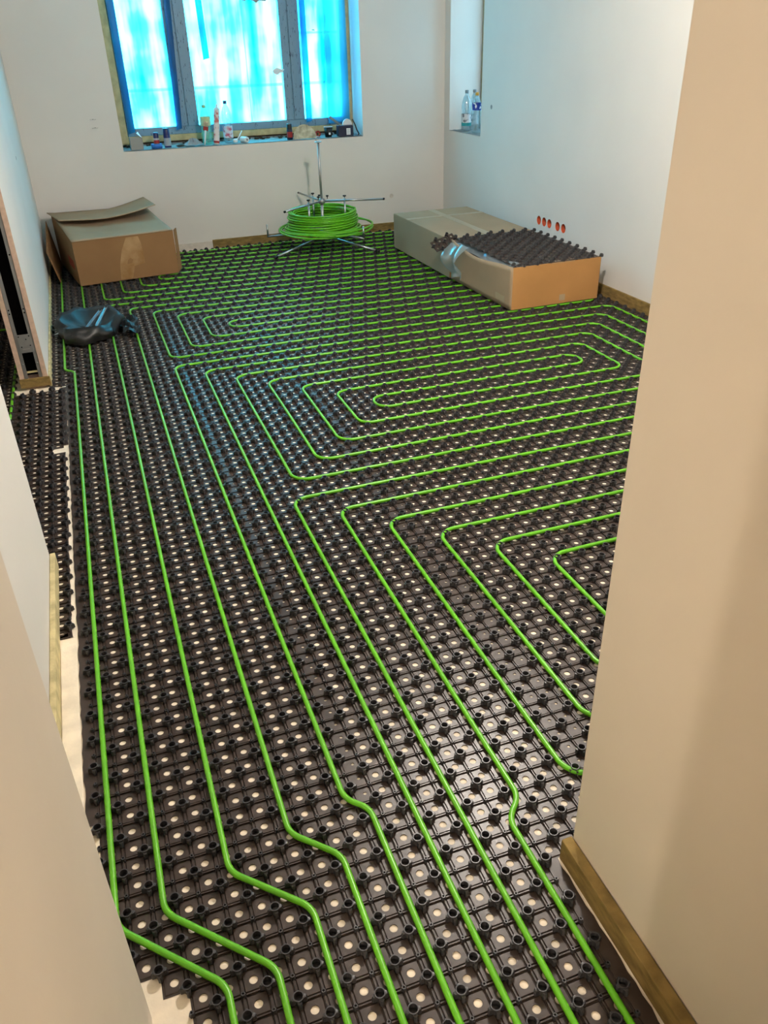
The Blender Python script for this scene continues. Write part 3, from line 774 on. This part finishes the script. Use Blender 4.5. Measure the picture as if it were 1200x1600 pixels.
# clear bag hanging over the corner of the open box
def bag_fn(u, v):
    x = 2.80 - 0.075 * math.sin(math.pi * min(1, v * 1.2)) - 0.02 * math.sin(7 * u + 3 * v); y = 2.60 + 0.26 * u * (1 - 0.75 * max(0, v - 0.45)) + 0.10 * max(0, v - 0.4)
    return (x - 0.03 * v, y, STUD_TOP + BH + 0.004 - 0.245 * v + 0.012 * math.sin(5 * u))
pb = empty('plastic_bag', (2.77, 2.74, STUD_TOP))
MB().sheet(lambda u, v: Vector(bag_fn(u, v)) - Vector(pb.location), 14, 14).obj('hanging_end', 'polybag', pb)
def bag_edge(u, v):
    y = 2.90 - 0.93 * u
    return (2.802 + 0.010 * math.sin(9 * u) + 0.065 * v + 0.012 * math.sin(21 * u) * v, y, STUD_TOP + BH - 0.012 - 0.014 * math.sin(math.pi * u) + 0.024 * v + 0.005 * math.sin(17 * u + 4 * v))
MB().sheet(lambda u, v: Vector(bag_edge(u, v)) - Vector(pb.location), 40, 5).obj('lining_edge', 'polybag', pb)
tag(pb, 'clear plastic bag lining the open box and hanging over its side', 'plastic bag')

# ------------------------------------------------------------------ pipe reel with coil
RC = Vector((2.20, 4.32, STUD_TOP))
reel = empty('pipe_reel', RC)
def pol(a, r, z): return (r * math.cos(math.radians(a)), r * math.sin(math.radians(a)), z)
for a in (199, -41, 79):
    l = MB().tube([pol(a, 0.02, 0.115), pol(a, 0.30, 0.055), pol(a, 0.515, 0.010)], 0.0095, 8).obj('leg', 'chrome', reel)
    MB().tube([pol(a, 0.495, 0.014), pol(a, 0.530, 0.009)], 0.011, 8).obj('foot_cap', 'blackpl', l)
MB().tube([(0, 0, 0.10), (0, 0, 0.40)], 0.013, 10).obj('hub_tube', 'steel', reel)
mast = MB().tube([(0, 0, 0.38), (0, 0, 0.876)], 0.0105, 10).obj('mast', 'steel', reel)
MB().lathe([(0.001, 0.872), (0.030, 0.872), (0.030, 0.878), (0.001, 0.879)], n=18).obj('top_washer', 'chrome', reel)
MB().tube([(0.019 * math.cos(t), 0.0, 0.899 + 0.019 * math.sin(t)) for t in [2 * math.pi * k / 18 for k in range(18)]], 0.0035, 6, closed=True).obj('eye_ring', 'chrome', reel)
MB().lathe([(0.001, 0.385), (0.026, 0.385), (0.026, 0.425), (0.001, 0.426)], n=16).obj('hub_collar', 'steel', reel)
for a in (97, -17, 220):
    arm = MB().tube([pol(a, 0.012, 0.405), pol(a, 0.54, 0.405)], 0.0085, 8).obj('arm', 'chrome', reel)
    MB().tube([pol(a, 0.536, 0.405), pol(a, 0.55, 0.405)], 0.0095, 8).obj('end_cap', 'blackpl', arm)
    MB().tube([pol(a, 0.20, 0.150), pol(a, 0.20, 0.424)], 0.0085, 8).obj('guide_post', 'chrome', arm)
    MB().lathe([(0.001, 0.436), (0.004, 0.436), (0.004, 0.444), (0.015, 0.446), (0.015, 0.455), (0.001, 0.457)], pol(a, 0.20, -0.008), 12).obj('clamp_knob', 'blackpl', arm)
    MB().lathe([(0.001, 0.424), (0.004, 0.424), (0.004, 0.440), (0.012, 0.442), (0.012, 0.452), (0.001, 0.453)], pol(a, 0.05, 0.0), 12).obj('clamp_knob', 'blackpl', arm)
for a in (177, 297, 57):
    arm = MB().tube([pol(a, 0.012, 0.150), pol(a, 0.505, 0.150)], 0.0085, 8).obj('lower_arm', 'chrome', reel)
    MB().tube([pol(a, 0.498, 0.150), pol(a, 0.498, 0.250)], 0.0085, 8).obj('end_post', 'chrome', arm)
MB().lathe([(0.001, 0.10), (0.035, 0.10), (0.035, 0.165), (0.001, 0.166)], n=16).obj('base_collar', 'steel', reel)
tag(reel, 'metal pipe reel with tripod legs and tall mast, holding the green coil', 'pipe reel')

def coil_pts():
    pts = []; turns = 0; out = []
    layers = [(0.288, 0.185, 0.335, 9), (0.270, 0.335, 0.190, 9), (0.254, 0.195, 0.325, 7)]
    first = True
    for (r, za, zb, n) in layers:
        steps = n * 30
        for i in range(steps):
            t = i / steps; a = 2 * math.pi * n * t
            wob = 0.007 * math.sin(a * 0.37 + r * 90) + 0.004 * math.sin(a * 2.1 + za * 60)
            taper = 0.02 * (1 - (za + (zb - za) * t - 0.19) / 0.15)
            out.append(((r + wob + taper) * math.cos(a), (r + wob + taper) * math.sin(a), za + (zb - za) * t + 0.006 * math.sin(a + t * 7)))
    return out
coil = empty('pipe_coil', RC)
MB().tube(coil_pts(), 0.0079, 8).obj('wound_turns', 'pipe', coil)
def loose(n, r0, r1, z0, z1, a0, ecc=0.03, ang=0.0, cx=0.0, cy=0.0):
    pts = []
    m = int(n * 36)
    for i in range(m + 1):
        t = i / m; a = a0 + 2 * math.pi * n * t; r = r0 + (r1 - r0) * t + ecc * math.cos(a - ang)
        pts.append((cx + r * math.cos(a), cy + r * math.sin(a), z0 + (z1 - z0) * t + 0.012 * math.sin(a * 1.3 + ang)))
    return pts
MB().tube(loose(2.3, 0.33, 0.37, 0.176, 0.172, 0.5, 0.035, 3.0), 0.0079, 8).obj('loose_turn', 'pipe', coil)
MB().tube(loose(1.2, 0.36, 0.41, 0.196, 0.178, 3.4, 0.05, 0.3, 0.02), 0.0079, 8).obj('loose_turn', 'pipe', coil)
MB().tube(loose(0.62, 0.36, 0.52, 0.190, 0.185, -2.2, 0.0, 0.0), 0.0079, 8).obj('loose_end', 'pipe', coil)
MB().tube(loose(1.6, 0.325, 0.335, 0.172, 0.200, 2.0, 0.02, 1.2), 0.0079, 8).obj('loose_turn', 'pipe', coil)
tag(coil, 'coil of bright green heating pipe wound on the metal reel', 'pipe coil')

# ------------------------------------------------------------------ black bag with clips on the floor
def bin_bag():
    e = empty('bin_bag', (0.115, 2.70, STUD_TOP))
    n, m = 44, 14; vs = []; fs = []
    for j in range(m + 1):
        t = j / m
        for i in range(n):
            a = 2 * math.pi * i / n
            R_ = 0.205 + 0.018 * math.sin(3 * a + 1) + 0.014 * math.sin(5 * a)
            ry = 0.285 + 0.03 * math.sin(2 * a)
            if t < 0.55:                      # outer wall from floor to rim
                s = t / 0.55; rr = 1.0 - 0.10 * s + 0.06 * math.sin(math.pi * s); z = 0.095 * s ** 0.8 * (0.75 + 0.12 * max(0, math.sin(a + 0.4)) + 0.14 * math.sin(3 * a + 0.6))
            else:                             # inner slope down to the bottom
                s = (t - 0.55) / 0.45; rr = 0.90 * (1 - s) ** 0.8 + 0.02; z = 0.095 * (0.75 + 0.12 * max(0, math.sin(a + 0.4)) + 0.14 * math.sin(3 * a + 0.6)) * (1 - s) ** 1.3 + 0.022
            cr = 0.009 * math.sin(6 * a + 5 * t) + 0.006 * math.sin(10 * a - 8 * t) + 0.002 * math.sin(17 * a + 5 * t)
            vs.append(((R_ * rr + cr) * math.cos(a), (ry * rr + cr) * math.sin(a), max(0.0, z + 0.35 * cr * (t > 0.05))))
    for j in range(m):
        for i in range(n): fs.append((j * n + i, j * n + (i + 1) % n, (j + 1) * n + (i + 1) % n, (j + 1) * n + i))
    MB().add(vs, fs, True).obj('crumpled_body', 'bagblack', e)
    MB().sheet(lambda u, v: (0.20 + 0.11 * u + 0.01 * math.sin(9 * v), -0.22 + 0.34 * v - 0.05 * u, 0.02 + 0.025 * math.sin(4 * u + 5 * v) ** 2 + 0.012 * math.sin(13 * v)), 8, 10, False).obj('loose_corner', 'bagblack', e)
    tag(e, 'open black bin bag lying on the mat near the partition wall', 'bag')
    for k, (x0, y0, x1, y1, nm) in enumerate(((0.06, -0.20, 0.17, 0.06, 'longer'), (0.125, -0.14, 0.205, 0.12, 'shorter'))):
        p0 = Vector((0.115 + x0, 2.72 + y0, STUD_TOP + 0.060)); p1 = Vector((0.115 + x1, 2.72 + y1, STUD_TOP + 0.100))
        if k == 0: p0.x -= 0.075; p1.x -= 0.075
        else: p0.x -= 0.07; p1.x -= 0.07
        d = (p1 - p0).normalized(); s_ = d.cross(Vector((0, 0, 1))).normalized() * 0.011; c_ = (p0 + p1) / 2
        r = empty('metal_rail', c_)
        MB().slab([p0 - s_ - c_, p0 + s_ - c_, p1 + s_ - c_, p1 - s_ - c_], 0.004).obj('web', 'chrome', r)
        for sg in (-1, 1):
            MB().slab([p0 + sg * s_ - c_, p1 + sg * s_ - c_, p1 + sg * s_ * 0.9 - c_ + Vector((0, 0, 0.009)), p0 + sg * s_ * 0.9 - c_ + Vector((0, 0, 0.009))], 0.002).obj('lip', 'chrome', r)
        tag(r, f'{nm} shiny metal rail lying in the open black bin bag', 'metal rail', 'metal rails in the bag')
    pts = [(-0.105, 2.70), (-0.02, 2.665), (-0.005, 2.72), (-0.02, 2.80), (-0.045, 2.775)]
    o = MB().slab([(x + 0.05, y - 2.73, 0.004 + 0.012 * (i % 2)) for i, (x, y) in enumerate(pts)], 0.0015).obj('paper_scrap', 'paper'); o.location = (-0.05, 2.73, STUD_TOP)
    tag(o, 'torn white paper scrap between the bin bag and the partition', 'paper')
bin_bag()

# ------------------------------------------------------------------ things on the window sill
SZ = WZ0 + 0.0065
def bottle(name, x, y, z, r, h, body, label_m, cap_m, lz0, lz1, label, waist=False, band=None, n=20):
    e = empty(name, (x, y, z))
    prof = [(0.001, 0.004), (r * 0.72, 0.0), (r * 0.95, 0.006), (r, 0.02), (r, h * 0.30)]
    if waist: prof += [(r * 0.86, h * 0.42), (r * 0.86, h * 0.46), (r * 0.98, h * 0.56)]
    prof += [(r, h * 0.62), (r * 0.93, h * 0.72), (r * 0.66, h * 0.83), (r * 0.34, h * 0.90), (r * 0.30, h * 0.93)]
    MB().lathe(prof, n=n).obj('body', body, e)
    MB().lathe([(r * 0.30, h * 0.925), (r * 0.37, h * 0.93), (r * 0.37, h), (0.001, h + 0.001)], n=14).obj('cap', cap_m, e)
    if label_m: MB().lathe([(r * 1.012, lz0), (r * 1.012, lz1)], n=n).obj('label', label_m, e)
    if band: MB().lathe([(r * 1.02, band[1]), (r * 1.02, band[2])], n=n).obj('label_band', band[0], e)
    return tag(e, label, 'bottle')
def can(name, x, y, z, r, h, body, cap_m, band, label, cat='can'):
    e = empty(name, (x, y, z))
    MB().lathe([(0.001, 0), (r, 0), (r, h * 0.62), (r * 0.92, h * 0.66)], n=18).obj('body', body, e)
    MB().lathe([(r * 0.94, h * 0.64), (r * 0.94, h * 0.96), (r * 0.8, h), (0.001, h)], n=18).obj('cap', cap_m, e)
    if band: MB().lathe([(r * 1.02, h * band[1]), (r * 1.02, h * band[2])], n=18).obj('band', band[0], e)
    return tag(e, label, cat)

g = empty('small_carton', (0.772, 5.005, SZ), 0.05)
b = MB().box((-0.052, -0.032, 0), (0.052, -0.029, 0.092)); b.box((-0.052, 0.029, 0), (0.052, 0.032, 0.092)); b.box((-0.052, -0.029, 0), (-0.049, 0.029, 0.092)); b.box((0.049, -0.029, 0), (0.052, 0.029, 0.092)); b.box((-0.049, -0.029, 0), (0.049, 0.029, 0.003))
b.obj('body', 'greybox', g)
MB().slab([(0.052, -0.02, 0.09), (0.052, 0.03, 0.09), (0.030, 0.035, 0.135), (0.012, -0.005, 0.125)], 0.001).obj('flap', 'paper', g)
tag(g, 'small grey open carton with a white flap at the window sill corner', 'carton')
tr = empty('tape_roll', (0.940, 5.0, SZ))
MB().lathe([(0.030, 0), (0.046, 0), (0.046, 0.036), (0.030, 0.036), (0.030, 0)], n=24).obj('tape', 'blue', tr)
MB().lathe([(0.029, 0.001), (0.0275, 0.001), (0.0275, 0.035), (0.029, 0.035)], n=24).obj('core', 'card', tr)
tag(tr, 'blue roll of tape lying flat on the window sill', 'tape roll')
can('spray_can', 0.944, 5.002, SZ + 0.001, 0.024, 0.122, 'silver', 'navy', ('red', 0.30, 0.52), 'small red and dark blue can standing inside the blue tape roll')
can('spray_can', 1.037, 5.02, SZ, 0.029, 0.150, 'navy', 'navy', ('silver', 0.08, 0.50), 'dark blue can with a silver label on the sill, beside the tape roll')
def rag_fn(u, v):
    a = 2 * math.pi * u; rr = 1 - v
    return (0.085 * rr * math.cos(a) * (1 + 0.12 * math.sin(5 * a)), 0.045 * rr * math.sin(a) * (1 + 0.15 * math.sin(4 * a)), 0.003 + 0.05 * (1 - rr ** 2) * (0.8 + 0.3 * math.sin(3 * a + 6 * v)) + 0.006 * math.sin(9 * a + 11 * v) * (v > 0))
r_ = MB().sheet(rag_fn, 28, 8, False).obj('crumpled_wrapper', 'rag'); r_.location = (1.255, 5.01, SZ + 0.004)
tag(r_, 'crumpled silvery plastic wrapper lying on the window sill', 'wrapper')
d_ = MB().sheet(lambda u, v: (-0.05 + 0.10 * u, -0.03 + 0.06 * v, 0.002 + 0.012 * math.sin(3 * u) * math.sin(3 * v)), 8, 6).obj('dark_rag', 'rubble'); d_.location = (1.155, 5.03, SZ + 0.003)
tag(d_, 'small dark rag beside the crumpled wrapper on the sill', 'rag')
bottle('drink_bottle', 1.392, 5.06, SZ, 0.046, 0.312, 'petgreen', 'labelgreen', 'greencap', 0.150, 0.220, 'green plastic bottle with a yellow green label, tallest left of the white cartridge')
bottle('drink_bottle', 1.585, 5.09, SZ, 0.043, 0.335, 'pet', 'labelpink', 'bluecap', 0.04, 0.135, 'clear plastic bottle with a white and pink label and dark cap on the sill', waist=True)
# flat brush leaning on the green bottle
br = empty('paint_brush', (1.350, 4.985, SZ), 0.0); br.rotation_euler = (-0.12, 0.24, 0.2)
MB().tube([(0, 0, 0.002), (0, 0, 0.05), (0.0, 0, 0.12)], [0.006, 0.008, 0.009], 8).obj('handle', 'white', br)
MB().box((-0.022, -0.006, 0.118), (0.022, 0.006, 0.150)).obj('ferrule', 'red', br, bevel=0.002)
MB().box((-0.021, -0.005, 0.150), (0.021, 0.005, 0.190)).obj('bristles', 'sand', br, bevel=0.002)
tag(br, 'white handled brush with red ferrule leaning on the green bottle', 'brush')
ct = empty('sealant_cartridge', (1.452, 4.975, SZ), 0.0); ct.rotation_euler = (-0.10, 0.15, 0)
MB().lathe([(0.001, 0.006), (0.024, 0.006), (0.024, 0.0), (0.0255, 0.0), (0.0255, 0.285), (0.014, 0.292), (0.010, 0.298), (0.008, 0.322), (0.001, 0.324)], n=20).obj('tube', 'white', ct)
MB().lathe([(0.0259, 0.02), (0.0259, 0.272)], n=20).obj('label', 'pinkprint', ct)
MB().lathe([(0.0262, 0.012), (0.0262, 0.03)], n=20).obj('base_band', 'red', ct)
tag(ct, 'white sealant cartridge with red print leaning between the two sill bottles', 'cartridge')
sp = empty('plastic_spoon', (1.648, 4.99, SZ + 0.002), 0.4); sp.rotation_euler = (0, 0, 0.25)
MB().tube([(-0.02, 0, 0.012), (0.03, 0.02, 0.055), (0.062, 0.03, 0.092)], [0.006, 0.005, 0.004], 8).obj('handle', 'white', sp)
MB().lathe([(0.001, 0.0), (0.016, 0.003), (0.022, 0.012), (0.022, 0.028), (0.012, 0.034), (0.001, 0.034)], (-0.025, 0, 0), 14).obj('bowl', 'white', sp)
tag(sp, 'small white plastic scoop with raised handle on the sill', 'scoop')
ro = empty('paint_roller_sleeve', (1.705, 4.985, SZ + 0.025), 0.0); ro.rotation_euler = (math.pi / 2, 0, 0.5)
MB().lathe([(0.010, 0.04), (0.024, 0.04), (0.025, 0.035), (0.025, -0.035), (0.024, -0.04), (0.010, -0.04), (0.010, 0.04)], n=20).obj('sleeve', 'white', ro)
MB().lathe([(0.0096, 0.0405), (0.007, 0.0405), (0.007, -0.0405), (0.0096, -0.0405)], n=14).obj('core', 'greycap', ro)
tag(ro, 'short white roller sleeve lying on the sill beside the scoop', 'roller')
can('small_bottle', 2.126, 4.995, SZ, 0.026, 0.130, 'navybox', 'blackcup', ('red', 0.14, 0.50), 'small black bottle with a red label beside the sanding disc', 'bottle')
k = 24; pts = [(0.110 * math.cos(math.pi * i / k), 0.0, 0.122 * math.sin(math.pi * i / k)) for i in range(k + 1)]
sd = MB().slab(pts, 0.004).obj('sanding_disc', 'sand'); sd.location = (2.262, 4.965, SZ + 0.002); sd.rotation_euler = (-0.35, 0, 0)
tag(sd, 'cream half round worn sanding disc leaning on the window sill', 'sanding disc')
rt = empty('tape_roll', (2.405, 5.055, SZ + 0.026)); rt.rotation_euler = (math.pi / 2 - 0.2, 0, 0.2)
MB().lathe([(0.014, -0.012), (0.026, -0.012), (0.026, 0.012), (0.014, 0.012), (0.014, -0.012)], n=20).obj('tape', 'red', rt)
MB().lathe([(0.0138, -0.011), (0.012, -0.011), (0.012, 0.011), (0.0138, 0.011)], n=20).obj('core', 'card', rt)
tag(rt, 'small red tape roll on edge between the sanding disc and black cup', 'tape roll')
cu = empty('paper_cup', (2.491, 4.995, SZ))
MB().lathe([(0.001, 0.004), (0.029, 0.004), (0.030, 0.0), (0.039, 0.084), (0.0375, 0.084), (0.029, 0.007)], n=22).obj('body', 'blackcup', cu)
MB().tube([(0.0392 * math.cos(t), 0.0392 * math.sin(t), 0.0855) for t in [2 * math.pi * i / 22 for i in range(22)]], 0.0022, 6, closed=True).obj('rim', 'white', cu)
MB().add([(0.0335 * 1.03 * math.cos(t), 0.0335 * 1.03 * math.sin(t), z) for z in (0.022, 0.040) for t in (-1.75, -1.5, -1.25)], [(0, 1, 4, 3), (1, 2, 5, 4)]).obj('printed_mark', 'paper', cu)
tag(cu, 'black paper cup with a white rim on the window sill', 'cup')
nb = empty('small_carton', (2.655, 5.01, SZ), -0.06)
MB().box((-0.070, -0.045, 0), (0.070, 0.045, 0.088)).obj('body', 'navybox', nb, bevel=0.002)
MB().box((0.005, -0.0465, 0.012), (0.042, -0.0455, 0.066)).obj('label', 'paper', nb)
for q in range(5): MB().box((0.009, -0.0470, 0.018 + 0.009 * q), (0.038 - 0.004 * (q % 2), -0.0466, 0.021 + 0.009 * q)).obj('printed_line', 'silver', nb)
tag(nb, 'dark blue carton with a white label, at the end of the sill', 'carton')
hf = MB().slab([(0.045 * math.cos(math.pi * i / 14), 0.0, 0.050 * math.sin(math.pi * i / 14)) for i in range(15)], 0.02).obj('dust_mask', 'white'); hf.location = (2.690, 5.03, SZ + 0.089)
tag(hf, 'white half round mask resting on the dark blue carton', 'mask')
kn = empty('putty_knife', (2.600, 5.02, SZ + 0.090)); kn.rotation_euler = (0, -0.62, 0.1)
kn.rotation_euler = (0, 0.62, 0.1)
MB().box((-0.115, -0.012, 0.0), (-0.005, 0.012, 0.022)).obj('handle', 'greycap', kn, bevel=0.006)
MB().slab([(-0.005, -0.012, 0.011), (0.055, -0.022, 0.011), (0.055, 0.022, 0.011), (-0.005, 0.012, 0.011)], 0.002).obj('blade', 'steel', kn)
tag(kn, 'grey handled putty knife propped on the dark blue carton', 'putty knife')
st = MB().tube([(2.735, 5.02, SZ + 0.135), (2.758, 5.015, SZ + 0.09), (2.772, 5.01, SZ + 0.045), (2.790, 5.00, SZ + 0.010), (2.775, 4.975, SZ + 0.007)], 0.006, 8).obj('strap', 'brown')
tag(st, 'brown strap hanging down beside the dark blue carton', 'strap')

# bottles in the side window niche
NZ = NZ0 + 0.0055
bottle('drink_bottle', 3.700, 4.600, NZ, 0.044, 0.335, 'pet', 'labelteal', 'greycap', 0.045, 0.145, 'clear bottle with a white label over a teal band in the wall niche', waist=True, band=('teal', 0.045, 0.072))
bottle('drink_bottle', 3.800, 4.645, NZ, 0.042, 0.335, 'pet', 'labelteal', 'greycap', 0.05, 0.130, 'clear grey capped bottle standing behind the other two in the niche')
bottle('drink_bottle', 3.700, 4.385, NZ, 0.043, 0.325, 'pet', 'labelblue', 'orangecap', 0.185, 0.245, 'clear bottle with blue label and orange cap in the wall niche')

# marks on the walls
for x, z in ((0.451, 1.118), (0.457, 1.054)):
    e = empty('drill_mark', (x, BACK - 0.001, z))
    pts = [(-0.020, 0, -0.024), (0.016, 0, -0.028), (0.024, 0, 0.0), (0.018, 0, 0.026), (-0.016, 0, 0.030), (-0.024, 0, 0.006)]
    q = len(pts); ring = MB()
    ring.add([(p[0], 0, p[2]) for p in pts] + [(p[0] * 0.74, 0, p[2] * 0.78) for p in pts], [(i, (i + 1) % q, (i + 1) % q + q, i + q) for i in range(q)])
    ring.obj('pencil_outline', 'pencil', e)
    MB().lathe([(0.001, 0), (0.006, 0), (0.006, 0.002), (0.001, 0.002)], n=10).obj('hole', 'dark', e)
    e.children[-1].rotation_euler = (math.pi / 2, 0, 0)
    tag(e, ('upper' if z > 1.08 else 'lower') + ' pencilled outline with a drill hole on the back wall', 'wall mark', 'pair of pencilled marks')
def chip(name, loc, r, nrm, label):
    o = MB().lathe([(0.001, 0.0005), (r * 0.5, 0.0006), (r, 0.001), (r * 1.15, 0.0)], n=9).obj(name, 'whitestrip' if nrm[1] else 'sill'); o.location = loc
    o.rotation_euler = Vector(nrm).to_track_quat('Z', 'Y').to_euler(); return tag(o, label, 'wall hole')
chip('wall_hole', (RIGHT - 0.0005, 3.951, 1.112), 0.016, (-1, 0, 0), 'small chipped hole in the wall beside the niche')
chip('wall_hole', (3.076, BACK - 0.0005, 0.316), 0.018, (0, -1, 0), 'faint chipped patch on the wall behind the closed box')
chip('wall_hole', (PX1 + 0.0005, 3.676, 0.986), 0.012, (1, 0, 0), 'small chip on the partition near the room corner')
